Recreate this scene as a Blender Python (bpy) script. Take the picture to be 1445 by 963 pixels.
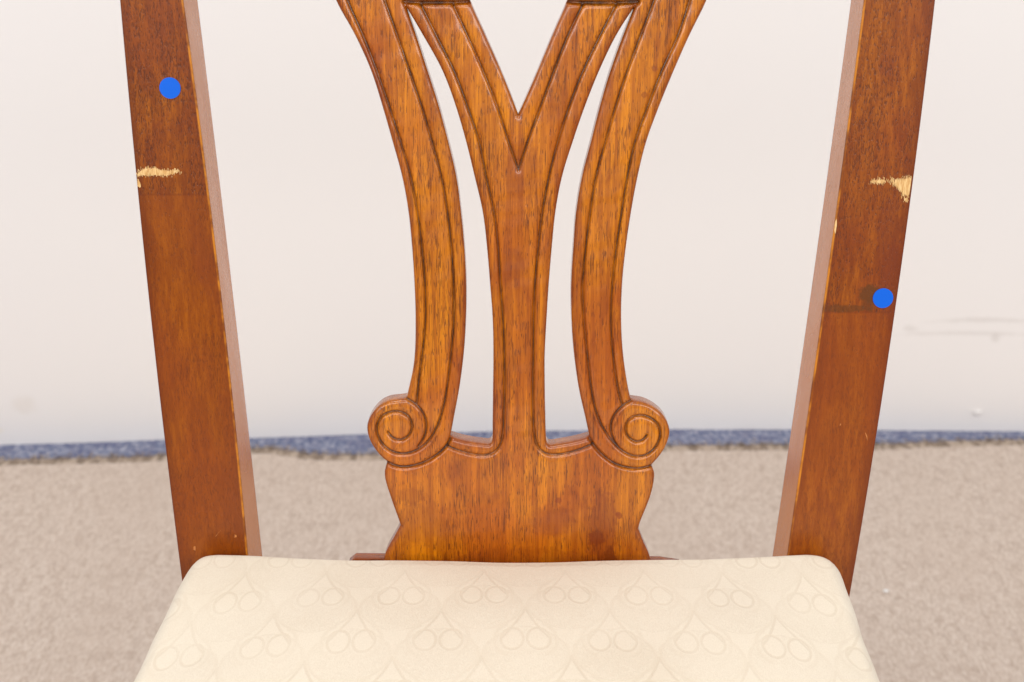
import bpy, math, random
import numpy as np
from mathutils import Vector, Matrix
random.seed(4); rng = np.random.default_rng(7)
for o in list(bpy.data.objects): bpy.data.objects.remove(o)
scene = bpy.context.scene
COL = scene.collection

# ------------------------------------------------------------------ camera, light, exposure
CAM = np.array([0.0, -0.739, 0.95]); PITCH = math.radians(24.0); FPX = 2007.0
cd = bpy.data.cameras.new('camera'); cam = bpy.data.objects.new('camera', cd); COL.objects.link(cam)
cam.location = CAM; cam.rotation_euler = (math.radians(90) - PITCH, 0, 0)
cd.sensor_width = 36; cd.sensor_fit = 'HORIZONTAL'; cd.lens = 36 * FPX / 1445
cd.clip_start = 0.02; cd.clip_end = 60
cd.dof.use_dof = True; cd.dof.focus_distance = 0.83; cd.dof.aperture_fstop = 11
scene.camera = cam

world = bpy.data.worlds.new('World'); scene.world = world; world.use_nodes = True
bg = world.node_tree.nodes['Background']
bg.inputs[0].default_value = (1.0, 0.975, 0.955, 1); bg.inputs[1].default_value = 0.62

def area(name, loc, target, sx, sy, power, col):
    l = bpy.data.lights.new(name, 'AREA'); l.shape = 'RECTANGLE'; l.size = sx; l.size_y = sy
    l.energy = power; l.color = col
    o = bpy.data.objects.new(name, l); COL.objects.link(o); o.location = loc
    o.rotation_euler = (Vector(target) - Vector(loc)).to_track_quat('-Z', 'Y').to_euler()
    return o
area('ceiling_lamp', (-0.25, -0.75, 2.75), (-0.02, 0.1, 0.3), 1.3, 0.5, 15, (1, 0.98, 0.95))
area('front_fill', (0.12, -2.6, 1.9), (0.0, 0.9, 0.25), 5.0, 0.8, 59, (1, 0.98, 0.96))  # wide softbox added out of view to brighten wall and chair, no real window
area('side_fill', (-2.1, -1.55, 1.9), (0.1, 0.4, 0.45), 1.3, 0.8, 5, (1, 0.98, 0.95))  # weak side lamps, added to brighten the inner faces of the posts
area('side_fill', (2.2, -1.55, 1.9), (-0.1, 0.4, 0.45), 1.3, 0.8, 6, (1, 0.98, 0.95))

scene.render.engine = 'CYCLES'
scene.view_settings.view_transform = 'Standard'; scene.view_settings.look = 'None'
scene.view_settings.exposure = 0.0; scene.view_settings.gamma = 1
scene.view_settings.use_curve_mapping = False

# ------------------------------------------------------------------ measuring helpers (photo pixel -> point on a real surface)
CP, SP = math.cos(PITCH), math.sin(PITCH)
RAKE = math.radians(8.0); ORG = np.array([0.0, 0.0, 0.475])
NB = np.array([0.0, -math.cos(RAKE), math.sin(RAKE)])      # front normal of the chair back
UB = np.array([0.0, math.sin(RAKE), math.cos(RAKE)])       # up along the chair back
def ray(px, py):
    a = (px - 722.5) / FPX; b = (481.5 - py) / FPX
    return np.array([a, CP + b * SP, -SP + b * CP])
def on_plane(px, py, p0, n):
    d = ray(px, py); t = np.dot(p0 - CAM, n) / np.dot(d, n)
    return CAM + t * d
def on_back(px, py, behind=0.0):                            # -> (u, v) on the raked plane of the chair back
    p = on_plane(px, py, ORG - NB * behind, NB)
    return p[0], np.dot(p - ORG, UB)
def on_level(px, py, z): return on_plane(px, py, np.array([0, 0, z]), np.array([0, 0, 1.0]))

# ------------------------------------------------------------------ object helpers
def tag(o, label=None, cat=None, group=None, kind=None):
    for k, v in (('label', label), ('category', cat), ('group', group), ('kind', kind)):
        if v: o[k] = v
    return o
def link(name, me, mat, parent=None, loc=None):
    o = bpy.data.objects.new(name, me); COL.objects.link(o)
    if mat: me.materials.append(mat)
    if loc is not None: o.location = loc
    if parent: o.parent = parent
    return o
def mesh_from(name, V, F, smooth=False):
    me = bpy.data.meshes.new(name); me.from_pydata([tuple(map(float, v)) for v in V], [], [tuple(map(int, f)) for f in F])
    me.update(); me.shade_smooth() if smooth else me.shade_flat()
    return me
def weighted(o):
    m = o.modifiers.new('weighted', 'WEIGHTED_NORMAL'); m.keep_sharp = True; m.weight = 100

def rounded_rect_section(corners, r, seg=4):
    """corners: 4 points (x,y) ccw; returns rounded polygon, r per corner"""
    out = []
    for i in range(4):
        p = np.array(corners[i]); a = np.array(corners[i - 1]) - p; b = np.array(corners[(i + 1) % 4]) - p
        a /= np.linalg.norm(a); b /= np.linalg.norm(b); rr = r[i]
        p0 = p + a * rr; p1 = p + b * rr
        for k in range(seg + 1):
            t = k / seg; out.append((1 - t) ** 2 * p0 + 2 * t * (1 - t) * p + t * t * p1)
    return out
def loft(sections):
    n = len(sections[0]); V = [v for s in sections for v in s]; F = []
    for k in range(len(sections) - 1):
        for i in range(n):
            j = (i + 1) % n
            F.append((k * n + i, k * n + j, (k + 1) * n + j, (k + 1) * n + i))
    F.append(tuple(range(n))[::-1]); F.append(tuple((len(sections) - 1) * n + i for i in range(n)))
    return V, F
def fix_normals(me):
    import bmesh
    bm = bmesh.new(); bm.from_mesh(me); bmesh.ops.recalc_face_normals(bm, faces=bm.faces); bm.to_mesh(me); bm.free()

# ------------------------------------------------------------------ node helpers
class NT:
    def __init__(s, name):
        s.m = bpy.data.materials.new(name); s.m.use_nodes = True; s.t = s.m.node_tree; s.n = s.t.nodes
        s.b = s.n['Principled BSDF']
    def new(s, t, **kw):
        n = s.n.new(t)
        for k, v in kw.items(): setattr(n, k, v)
        return n
    def put(s, sock, v):
        if isinstance(v, bpy.types.NodeSocket): s.t.links.new(v, sock)
        elif v is not None: sock.default_value = v
    def math(s, op, a, b=None, c=None, clamp=False):
        n = s.new('ShaderNodeMath', operation=op); n.use_clamp = clamp
        for i, v in enumerate((a, b, c)):
            if v is not None: s.put(n.inputs[i], v)
        return n.outputs[0]
    def coord(s, scale=(1, 1, 1), loc=(0, 0, 0), rot=(0, 0, 0)):
        tc = s.new('ShaderNodeTexCoord'); mp = s.new('ShaderNodeMapping')
        mp.inputs['Scale'].default_value = scale; mp.inputs['Location'].default_value = loc; mp.inputs['Rotation'].default_value = rot
        s.t.links.new(tc.outputs['Object'], mp.inputs[0]); return mp.outputs[0]
    def noise(s, vec, scale=1, detail=2, rough=0.5, dist=0):
        n = s.new('ShaderNodeTexNoise'); s.t.links.new(vec, n.inputs['Vector'])
        n.inputs['Scale'].default_value = scale; n.inputs['Detail'].default_value = detail
        n.inputs['Roughness'].default_value = rough; n.inputs['Distortion'].default_value = dist
        return n.outputs[0]
    def ramp(s, v, a, b, lo=0.0, hi=1.0):
        n = s.new('ShaderNodeMapRange', interpolation_type='SMOOTHSTEP')
        s.put(n.inputs[0], v); s.put(n.inputs[1], a); s.put(n.inputs[2], b); s.put(n.inputs[3], lo); s.put(n.inputs[4], hi)
        return n.outputs[0]
    def mix(s, f, a, b, mode='MIX'):
        n = s.new('ShaderNodeMix', data_type='RGBA', blend_type=mode)
        s.put(n.inputs[0], f)
        for i, v in ((6, a), (7, b)):
            if isinstance(v, tuple) and len(v) == 3: v = (*v, 1)
            s.put(n.inputs[i], v)
        return n.outputs[2]
    def xyz(s, vec):
        n = s.new('ShaderNodeSeparateXYZ'); s.t.links.new(vec, n.inputs[0]); return n.outputs
    def bump(s, h, strength, dist):
        n = s.new('ShaderNodeBump'); s.put(n.inputs['Height'], h)
        n.inputs['Strength'].default_value = strength; n.inputs['Distance'].default_value = dist
        s.t.links.new(n.outputs[0], s.b.inputs['Normal']); return n.outputs[0]

def srgb(r, g, b):
    f = lambda c: (c / 255 / 12.92) if c <= 10 else ((c / 255 + 0.055) / 1.055) ** 2.4
    return (f(r), f(g), f(b))

def wood(name, light, mid, dark, poredark, pore=1.0, joint=None, stains=(), glaze=False, seed=0.0, rot=(0, 0, 0), blotch=None, fine_below=0.5):
    N = NT(name)
    c1 = N.coord(loc=(seed, seed * 2, seed * 3), rot=rot)
    def st(v, sx, sz):
        m = N.new('ShaderNodeMapping'); N.t.links.new(v, m.inputs[0]); m.inputs['Scale'].default_value = (sx, sx, sz); return m.outputs[0]
    wob = N.noise(st(c1, 14, 5), 1, 2)
    big = N.noise(st(c1, 22, 9), 1, 3, 0.55, 0.6)                # broad cloudy figure of the stain
    fib = N.noise(st(c1, 330, 11), 1, 4, 0.62, 0.25)              # long fibres
    fib2 = N.noise(st(c1, 1100, 40), 1, 2, 0.6)
    big2 = N.noise(st(c1, 34, 2.2), 1, 2, 0.5, 0.5)
    col = N.mix(N.ramp(big, 0.36, 0.64), mid, light)
    col = N.mix(N.ramp(big2, 0.44, 0.68, 0.0, 0.45), col, N.mix(0.5, mid, dark))
    col = N.mix(N.ramp(fib, 0.36, 0.66, 0.56, 0.0), col, dark)
    col = N.mix(N.ramp(fib2, 0.38, 0.62, 0.30, 0.0), col, dark)
    blot = N.noise(st(c1, 60, 26), 1, 3, 0.6, 0.4)
    col = N.mix(N.ramp(blot, 0.56, 0.72, 0.0, 0.5), col, blotch or dark)
    # open pores: short dark dashes along the grain
    p1 = N.noise(st(c1, 1900, 170), 1, 1.0, 0.5, 0.1)
    p2 = N.noise(st(c1, 1800, 48), 1, 1.0, 0.5, 0.1)
    dens = N.noise(st(c1, 70, 22), 1, 2, 0.5)
    th = N.ramp(dens, 0.3, 0.7, 0.655, 0.575)
    a = N.ramp(N.math('SUBTRACT', p1, th), -0.01, 0.05)
    b = N.ramp(N.math('SUBTRACT', p2, N.math('ADD', th, 0.015)), -0.01, 0.05)
    pores = N.math('MAXIMUM', a, b)
    X = N.xyz(N.coord())
    if joint is not None:                                           # a glue joint: other plank below, with fewer pores
        up = N.ramp(X[2], joint - 0.0006, joint + 0.0006)
        pores = N.math('MULTIPLY', pores, N.ramp(up, 0, 1, fine_below, 1.0))
        col = N.mix(N.math('MULTIPLY', N.math('SUBTRACT', 1.0, up), 0.35), col, mid)
        ln = N.ramp(N.math('ABSOLUTE', N.math('SUBTRACT', X[2], joint)), 0.0, 0.0012, 0.35, 0.0)
        col = N.mix(ln, col, dark)
    col = N.mix(N.math('MULTIPLY', pores, pore), col, poredark)
    for (sx, sz, rx, rz, amt, colr) in stains:
        dx = N.math('DIVIDE', N.math('SUBTRACT', X[0], sx), rx); dz = N.math('DIVIDE', N.math('SUBTRACT', X[2], sz), rz)
        d = N.math('SQRT', N.math('ADD', N.math('MULTIPLY', dx, dx), N.math('MULTIPLY', dz, dz)))
        d = N.math('ADD', d, N.math('MULTIPLY', N.math('SUBTRACT', wob2(N, st), 0.5), 1.3))
        col = N.mix(N.ramp(d, 0.62, 1.08, amt, 0.0), col, colr)
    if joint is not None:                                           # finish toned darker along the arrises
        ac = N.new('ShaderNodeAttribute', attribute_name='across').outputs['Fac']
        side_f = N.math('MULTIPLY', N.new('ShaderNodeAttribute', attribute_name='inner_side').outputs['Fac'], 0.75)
        col = N.mix(side_f, col, srgb(206, 124, 52))  # inner side faces painted lighter, side light and wall reflection put into the colour
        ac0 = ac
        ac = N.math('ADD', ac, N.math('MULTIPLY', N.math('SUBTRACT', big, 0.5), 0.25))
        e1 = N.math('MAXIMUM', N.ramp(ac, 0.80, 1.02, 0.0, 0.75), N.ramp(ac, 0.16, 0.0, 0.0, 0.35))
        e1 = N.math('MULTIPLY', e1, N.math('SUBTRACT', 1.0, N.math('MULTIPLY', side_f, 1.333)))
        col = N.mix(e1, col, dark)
        wo = N.new('ShaderNodeAttribute', attribute_name='worn').outputs['Fac']
        col = N.mix(N.math('MULTIPLY', wo, N.ramp(N.noise(st(c1, 60, 60), 1, 3, 0.6), 0.35, 0.6, 0.1, 0.9)), col, srgb(214, 134, 30))
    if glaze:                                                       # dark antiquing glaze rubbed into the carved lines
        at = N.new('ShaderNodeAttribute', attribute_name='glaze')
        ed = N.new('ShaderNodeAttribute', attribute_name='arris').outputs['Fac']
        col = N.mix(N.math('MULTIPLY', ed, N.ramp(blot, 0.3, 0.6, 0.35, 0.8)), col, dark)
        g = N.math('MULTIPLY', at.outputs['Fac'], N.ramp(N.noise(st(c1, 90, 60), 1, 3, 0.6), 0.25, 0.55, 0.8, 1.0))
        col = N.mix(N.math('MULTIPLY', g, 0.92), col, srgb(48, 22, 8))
    N.put(N.b.inputs['Base Color'], col)
    N.put(N.b.inputs['Roughness'], N.ramp(big, 0.3, 0.7, 0.28, 0.19))
    N.b.inputs['Coat Weight'].default_value = 0.5 if glaze else 0.06; N.b.inputs['Coat Roughness'].default_value = 0.09
    N.b.inputs['Specular IOR Level'].default_value = 0.42
    hgt = N.math('SUBTRACT', N.math('MULTIPLY', wob, 0.8), N.math('MULTIPLY', pores, 0.6))
    hgt = N.math('ADD', hgt, N.math('MULTIPLY', fib, 0.35))
    N.bump(hgt, 0.35, 0.0006)
    return N.m
def wob2(N, st):
    return N.noise(N.coord(scale=(260, 260, 260)), 1, 3, 0.6)

# ------------------------------------------------------------------ setting: wall, blue carpet, beige rug
N = NT('painted_wall')
c = N.coord()
soft = N.noise(c, 1.3, 3); fine = N.noise(c, 60, 3)
col = N.mix(N.ramp(soft, 0.3, 0.7), srgb(243, 240, 239), srgb(245, 242, 240))
X = N.xyz(c)
def wall_mark(col, px, py, rx, rz, amt, colr, sl=0.0):
    p = on_plane(px, py, np.array([0, WALLY, 0]), np.array([0, -1.0, 0]))
    dx = N.math('SUBTRACT', X[0], float(p[0])); dz = N.math('SUBTRACT', X[2], float(p[2]))
    if sl: dz = N.math('SUBTRACT', dz, N.math('MULTIPLY', N.math('MULTIPLY', dx, dx), sl))
    dx = N.math('DIVIDE', dx, rx); dz = N.math('DIVIDE', dz, rz)
    d = N.math('SQRT', N.math('ADD', N.math('MULTIPLY', dx, dx), N.math('MULTIPLY', dz, dz)))
    d = N.math('ADD', d, N.math('MULTIPLY', N.math('SUBTRACT', fine, 0.5), 0.8))
    return N.mix(N.ramp(d, 0.2, 1.1, amt, 0.0), col, colr)
WALLY = float(on_level(722, 610, 0)[1])
g = srgb(160, 148, 138)
col = wall_mark(col, 1395, 453, 0.10, 0.0055, 0.18, g, -0.6)
col = wall_mark(col, 1370, 472, 0.12, 0.005, 0.15, g, -0.3)
col = wall_mark(col, 1405, 478, 0.008, 0.010, 0.2, g)
col = wall_mark(col, 1285, 466, 0.014, 0.006, 0.15, g)
col = wall_mark(col, 45, 556, 0.022, 0.020, 0.13, srgb(205, 185, 160))
col = wall_mark(col, 5, 590, 0.018, 0.006, 0.5, srgb(245, 235, 215))
N.put(N.b.inputs['Base Color'], col); N.b.inputs['Roughness'].default_value = 0.75
N.b.inputs['Specular IOR Level'].default_value = 0.25
N.bump(N.noise(c, 60, 2, 0.5), 0.03, 0.002)
wall_mat = N.m

base = [(-420, 646), (-150, 634), (0, 628), (120, 625), (220, 621), (370, 618), (520, 613), (700, 609), (950, 606), (1200, 607), (1445, 609), (1700, 612), (1900, 615)]
pts = [on_level(px, py, 0.0)[:2] for px, py in base]
pts[0] += (pts[0] - pts[1]) * 4; pts[-1] += (pts[-1] - pts[-2]) * 4
V, F = [], []
for x, y in pts: V += [(x, y, -0.02), (x, y, 2.6)]
n = len(V)
for x, y in pts: V += [(x, y + 0.12, -0.02), (x, y + 0.12, 2.6)]
for i in range(len(pts) - 1):
    a = 2 * i
    F += [(a, a + 2, a + 3, a + 1), (n + a, n + a + 1, n + a + 3, n + a + 2), (a + 1, a + 3, n + a + 3, n + a + 1)]
wall = link('wall', mesh_from('wall', V, F, True), wall_mat); tag(wall, kind='structure')

# small paint drip on the wall
def blob(name, r, sx, sy, sz, mat, loc, parent=None, seed=1):
    rr = np.random.default_rng(seed); V, F = [], []; nu, nv = 14, 9
    for j in range(nv + 1):
        th = math.pi * j / nv
        for i in range(nu):
            ph = 2 * math.pi * i / nu; k = 1 + 0.18 * math.sin(3 * ph + seed) * math.sin(th) + 0.08 * rr.random()
            V.append((r * sx * k * math.sin(th) * math.cos(ph), r * sy * k * math.sin(th) * math.sin(ph), r * sz * math.cos(th)))
    for j in range(nv):
        for i in range(nu):
            a = j * nu + i; b = j * nu + (i + 1) % nu; F.append((a, b, b + nu, a + nu))
    return link(name, mesh_from(name, V, F, True), mat, parent, loc)

N = NT('blue_carpet')
c = N.coord()
a = N.noise(c, 120, 3, 0.6); b = N.noise(c, 40, 3, 0.6); d = N.noise(c, 240, 2, 0.6)
col = N.mix(N.ramp(a, 0.40, 0.62), srgb(96, 108, 144), srgb(168, 172, 192))
col = N.mix(N.ramp(b, 0.4, 0.68, 0.0, 0.6), col, srgb(88, 94, 134))
col = N.mix(N.ramp(d, 0.56, 0.68, 0.0, 0.6), col, srgb(190, 178, 180))
N.put(N.b.inputs['Base Color'], col); N.b.inputs['Roughness'].default_value = 1.0; N.b.inputs['Specular IOR Level'].default_value = 0.05
N.b.inputs['Sheen Weight'].default_value = 0.2
N.bump(a, 1.0, 0.004)
floor = link('floor', mesh_from('floor', [(-6, -9.2, 0), (6, -9.2, 0), (6, WALLY + 0.3, 0), (-6, WALLY + 0.3, 0)], [(0, 1, 2, 3)]), N.m)
tag(floor, kind='structure')

N = NT('beige_rug')
c = N.coord(scale=(1, 0.42, 1))
a = N.noise(c, 320, 3, 0.65); b = N.noise(c, 100, 4, 0.7, 0.5); d = N.noise(c, 9, 3, 0.6); e = N.noise(c, 105, 2, 0.5)
col = N.mix(N.ramp(b, 0.30, 0.70), srgb(190, 171, 156), srgb(208, 191, 177))
col = N.mix(N.ramp(a, 0.36, 0.66, 0.0, 0.55), col, srgb(236, 224, 214))
col = N.mix(N.ramp(e, 0.50, 0.70, 0.0, 0.45), col, srgb(180, 160, 146))
col = N.mix(N.ramp(d, 0.35, 0.7, 0.0, 0.35), col, srgb(204, 186, 172))
N.put(N.b.inputs['Base Color'], col); N.b.inputs['Roughness'].default_value = 1.0; N.b.inputs['Specular IOR Level'].default_value = 0.05
N.b.inputs['Sheen Weight'].default_value = 0.15
N.bump(N.math('ADD', a, N.math('MULTIPLY', b, 0.7)), 0.5, 0.003)
rug_mat = N.m
N = NT('rug_edge_yarn')
c = N.coord(scale=(1, 0.35, 0.5))
a = N.noise(c, 110, 2, 0.6); b = N.noise(c, 45, 2, 0.6)
col = N.mix(N.ramp(a, 0.42, 0.58), srgb(140, 124, 110), srgb(192, 175, 159))
col = N.mix(N.ramp(b, 0.45, 0.7, 0.0, 0.6), col, srgb(150, 132, 116))
N.put(N.b.inputs['Base Color'], col); N.b.inputs['Roughness'].default_value = 1.0
yarn_mat = N.m

RZ = 0.009
edge = [(-420, 662), (-150, 650), (0, 645), (100, 643), (200, 641), (280, 636), (350, 628), (375, 628), (410, 633), (450, 638), (500, 639), (545, 637), (620, 636), (700, 633), (800, 630), (900, 626), (1000, 625), (1100, 624), (1240, 623), (1340, 619), (1445, 617), (1700, 616), (1900, 616)]
ex = np.array([on_level(px, py, RZ)[:2] for px, py in edge])
xs = np.linspace(ex[0, 0], ex[-1, 0], 700); ey = np.interp(xs, ex[:, 0], ex[:, 1])
k = np.hanning(19); k /= k.sum(); ey = np.convolve(np.pad(ey, 9, 'edge'), k, 'valid')
ey += rng.normal(0, 0.0013, len(xs))
V, F = [], []
prof = [(-3.0, RZ), (-0.9, RZ), (-0.3, RZ + 0.0015), (-0.06, RZ), (-0.012, RZ)]
V = []
rows = []
for i, x in enumerate(xs):
    y0 = ey[i]
    row = [(x, -9.0, RZ), (x, 0.0, RZ), (x, y0 - 0.12, RZ), (x, y0 - 0.024, RZ)]
    rows.append(row)
m = 4
for r in rows: V += r
for i in range(len(xs) - 1):
    for j in range(m - 1):
        a = i * m + j; F.append((a, a + m, a + m + 1, a + 1))
rug_me = mesh_from('rug', V, F, True)
rug = link('rug', rug_me, rug_mat)
tag(rug, 'large beige low-pile rug with a frayed edge, lying over the blue carpet', 'rug')
V, F = [], []
for i, x in enumerate(xs):
    y0 = ey[i]; j = rng.normal(0, 0.0008)
    V += [(x, y0 - 0.024, RZ), (x, y0 - 0.012, RZ - 0.0005), (x, y0 - 0.003 + j, RZ - 0.002), (x, y0 + j, RZ - 0.005), (x, y0 + j - 0.001, 0.0005)]
for i in range(len(xs) - 1):
    for j in range(4):
        a = i * 5 + j; F.append((a, a + 5, a + 6, a + 1))
rb = link('rug_edge', mesh_from('rug_edge', V, F, True), yarn_mat, rug)
# frayed yarn ends along the cut edge
V, F = [], []
for q in range(1500):
    i = rng.integers(0, len(xs) - 1); x = xs[i] + rng.normal(0, 0.001); y0 = ey[i] - rng.uniform(0, 0.012)
    L = rng.uniform(0.004, 0.013); ang = rng.normal(0, 0.6); w = rng.uniform(0.0004, 0.0011)
    p0 = np.array([x, y0, RZ + rng.uniform(-0.003, 0.0005)]); dr = np.array([math.sin(ang), math.cos(ang) * 0.7, rng.uniform(-0.5, 0.35)])
    p1 = p0 + dr * L * 0.5 + np.array([0, 0, 0.001]); p2 = p0 + dr * L; p2[2] = max(p2[2], 0.001)
    n = len(V)
    for p, ww in ((p0, w), (p1, w * 0.9), (p2, w * 0.3)):
        V += [p + (ww, 0, 0), p + (-ww * .5, 0, ww), p + (-ww * .5, 0, -ww)]
    for s in (0, 3):
        for t in range(3): F.append((n + s + t, n + s + (t + 1) % 3, n + s + 3 + (t + 1) % 3, n + s + 3 + t))
fr = link('rug_fringe', mesh_from('rug_fringe', V, F, True), yarn_mat, rug); fr['kind'] = 'stuff'

N = NT('white_lint'); N.b.inputs['Base Color'].default_value = (0.86, 0.85, 0.84, 1); N.b.inputs['Roughness'].default_value = 0.9
lint_mat = N.m
p = on_level(1250, 834, RZ + 0.002)
tag(blob('lint_speck', 0.0032, 1, 0.8, 0.6, lint_mat, p, seed=3), 'tiny white speck of lint on the beige rug right of the seat', 'lint')
p = on_plane(1380, 583, np.array([0, WALLY, 0]), np.array([0, -1.0, 0]))
tag(blob('paint_drip', 0.0060, 1.0, 0.22, 0.75, wall_mat, p + np.array([0, 0.0, 0]), seed=5), 'small white lump of paint low on the wall at the right', 'paint lump')

# ------------------------------------------------------------------ wood materials
def bstain(px, py, rx, rv, amt, c):
    u, v = on_back(px, py); return (u, v, rx, rv, amt, c)
sdk = srgb(122, 50, 8)
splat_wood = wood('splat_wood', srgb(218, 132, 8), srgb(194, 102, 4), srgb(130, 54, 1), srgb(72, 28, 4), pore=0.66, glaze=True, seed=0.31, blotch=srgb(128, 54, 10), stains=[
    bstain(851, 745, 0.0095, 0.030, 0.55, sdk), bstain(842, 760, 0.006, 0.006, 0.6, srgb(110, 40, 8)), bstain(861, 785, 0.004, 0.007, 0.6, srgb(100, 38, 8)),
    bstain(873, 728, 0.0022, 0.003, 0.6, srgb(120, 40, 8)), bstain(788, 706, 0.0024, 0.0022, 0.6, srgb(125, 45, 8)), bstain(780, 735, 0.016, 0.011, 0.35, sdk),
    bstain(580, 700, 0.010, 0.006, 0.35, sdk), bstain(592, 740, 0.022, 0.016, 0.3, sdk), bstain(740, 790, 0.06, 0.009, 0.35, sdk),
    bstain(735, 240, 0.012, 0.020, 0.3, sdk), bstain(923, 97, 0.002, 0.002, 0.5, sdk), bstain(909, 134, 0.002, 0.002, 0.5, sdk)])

# ------------------------------------------------------------------ the chair
chair = bpy.data.objects.new('chair', None); COL.objects.link(chair); chair.location = (0, 0, 0)
tag(chair, 'wooden dining chair with carved scroll splat, scuffed back posts and cream damask seat', 'chair')

# ---- carved splat: outline and carved lines, measured off the photo onto the raked plane
def S(*a): return [(a[i], a[i + 1]) for i in range(0, len(a), 2)]
l_out = S(452,-60, 473,0, 500.5,50, 523,100, 539,150, 553.3,200, 567,250, 576,300, 581,350, 584.3,400, 586,450, 585,500, 582,525, 577,547, 573.5,563)
l_scroll = S(573.5,563, 566,564.5, 552,565.5, 538,571, 525.5,583.6, 518.5,597, 517.4,606, 521.5,623, 532,639.6, 540,648, 546.4,653.5)
l_in = S(571.5,7.5, 586.6,50, 603,100, 619,150, 632.3,200, 644,250, 650.6,300, 655.4,350, 658,400, 657.5,450, 654.4,500, 648,550, 640.5,590, 635.5,617)
r_out = S(1019,-60, 998,0, 973.6,50, 951.5,100, 931,150, 912.7,200, 900.3,250, 891,300, 883.7,350, 878.5,400, 877,450, 879.6,500, 887,550, 890.8,566)
r_scroll = S(890.8,566, 899,567, 910,569, 921,574.5, 934.6,585, 943.5,600, 945.5,612.7, 938.7,633.4, 928.4,648, 919,658.5)
r_in = S(897,7.5, 880,50, 861.8,100, 847,150, 834.3,200, 821.4,250, 813,300, 809,350, 806,400, 806.5,450, 810,500, 817,550, 826,590, 832,618)
c_l = S(571.5,7.5, 596.5,50, 624,100, 642.7,150, 657.3,200, 669.5,250, 681,300, 687,350, 691.2,400, 695,450, 696,500, 695.5,550, 695,600)
c_r = S(897,7.5, 870,50, 846,100, 826,150, 808.8,200, 793.4,250, 784,300, 779,350, 774.8,400, 771.6,450, 769,500, 769,550, 770,600)
v_l = S(640,-60, 662.4,0, 685,50, 707,100, 726.8,150, 731.3,163)
v_r = S(822,-60, 801.3,0, 779.5,50, 758.8,100, 737,150, 731.3,163)
b_l = S(546.4,653.5, 542.6,664.6, 543,677, 550.6,702, 563,737)
b_l2 = S(564.8,742.8, 557,758, 544,782, 540,800, 540,830)
b_r = S(919,658.5, 923.6,667, 923,680, 918,702, 903,740)
b_r2 = S(901,748, 908.4,767, 916.7,786, 920,802, 920,830)

G1 = S(470,-60, 490,0, 512,50, 531.6,100, 549,150, 565,200, 579.6,250, 589,300, 595.3,350, 599.6,400, 600.4,450, 596,500, 590.5,540, 588,571)
G2 = S(522,-60, 543,0, 560.7,50, 578,100, 595,150, 609.6,200, 623,250, 631.5,300, 637,350, 640,400, 640.5,450, 636.5,500, 631,545, 625.3,577, 617,602, 604.5,623, 588,635.8, 569,641, 550.6,636.5, 537,624, 531.3,607, 535,592, 546.4,583, 562,580.6, 575,586, 581.7,598, 580.7,609, 573.4,618.6, 563,622, 552.7,618, 547.5,610.6)
G3 = S(573.5,563, 580,566, 588,572, 598.3,586, 601.6,602, 598.3,618, 590,631)
G4 = S(635.5,620, 629.5,631, 618,641.5, 604.5,650.5, 584,658, 563,659.5, 546.4,653.5)
GC = S(594,7, 615.5,50, 640.6,100, 659.5,150, 676,200, 686,250, 697,300, 703,350, 706,400, 709.6,450, 711.6,500, 712,550, 710.6,590, 709.4,615, 706,629, 698,639, 683.4,643.5, 667,641.5, 646,636, 631.5,630)
GV = S(639.6,7, 660,50, 682,100, 701.8,150, 717.8,200, 731.6,240)
H1 = S(991,-60, 973.6,0, 957,50, 934,100, 914.5,150, 896.5,200, 885.4,250, 877.5,300, 870,350, 864.5,400, 862.3,450, 865,500, 872.3,550, 878,572)
H2 = S(942,-60, 922.8,0, 904,50, 885.4,100, 868.8,150, 854.5,200, 841,250, 833,300, 826.6,350, 822.5,400, 824,450, 828.7,500, 834.5,550, 838.5,572, 847.4,598, 862,621, 878.5,637, 895,644.5, 911.7,643, 926,631, 932.3,613, 928.4,599, 916,589, 900,586.5, 887.5,592, 882.5,604.4, 886,616.8, 897.2,624.5, 907.6,622.5, 912.8,615)
H3 = S(890.8,566, 884,569, 876.5,575, 866,588, 861.6,604.4, 866,622, 873,632)
H4 = S(832,620, 841,633.4, 855.7,647.5, 870,656.5, 887,661, 903.4,662, 919,658.5)
HC = S(869,7, 847,50, 823,100, 803.4,150, 787.4,200, 774.7,250, 765.4,300, 759.5,350, 755,400, 753,450, 752.6,500, 752,550, 752.4,590, 754,613, 758.5,631, 768.5,640.5, 787,642.5, 812,637, 836,628)
HV = S(822,7, 801.3,50, 781.6,100, 763,150, 744.5,200, 731.6,240)
X1 = S(571,2, 590,3.5, 625,4, 668,2)
X2 = S(796,2, 830,4, 870,4, 900,2)

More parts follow.
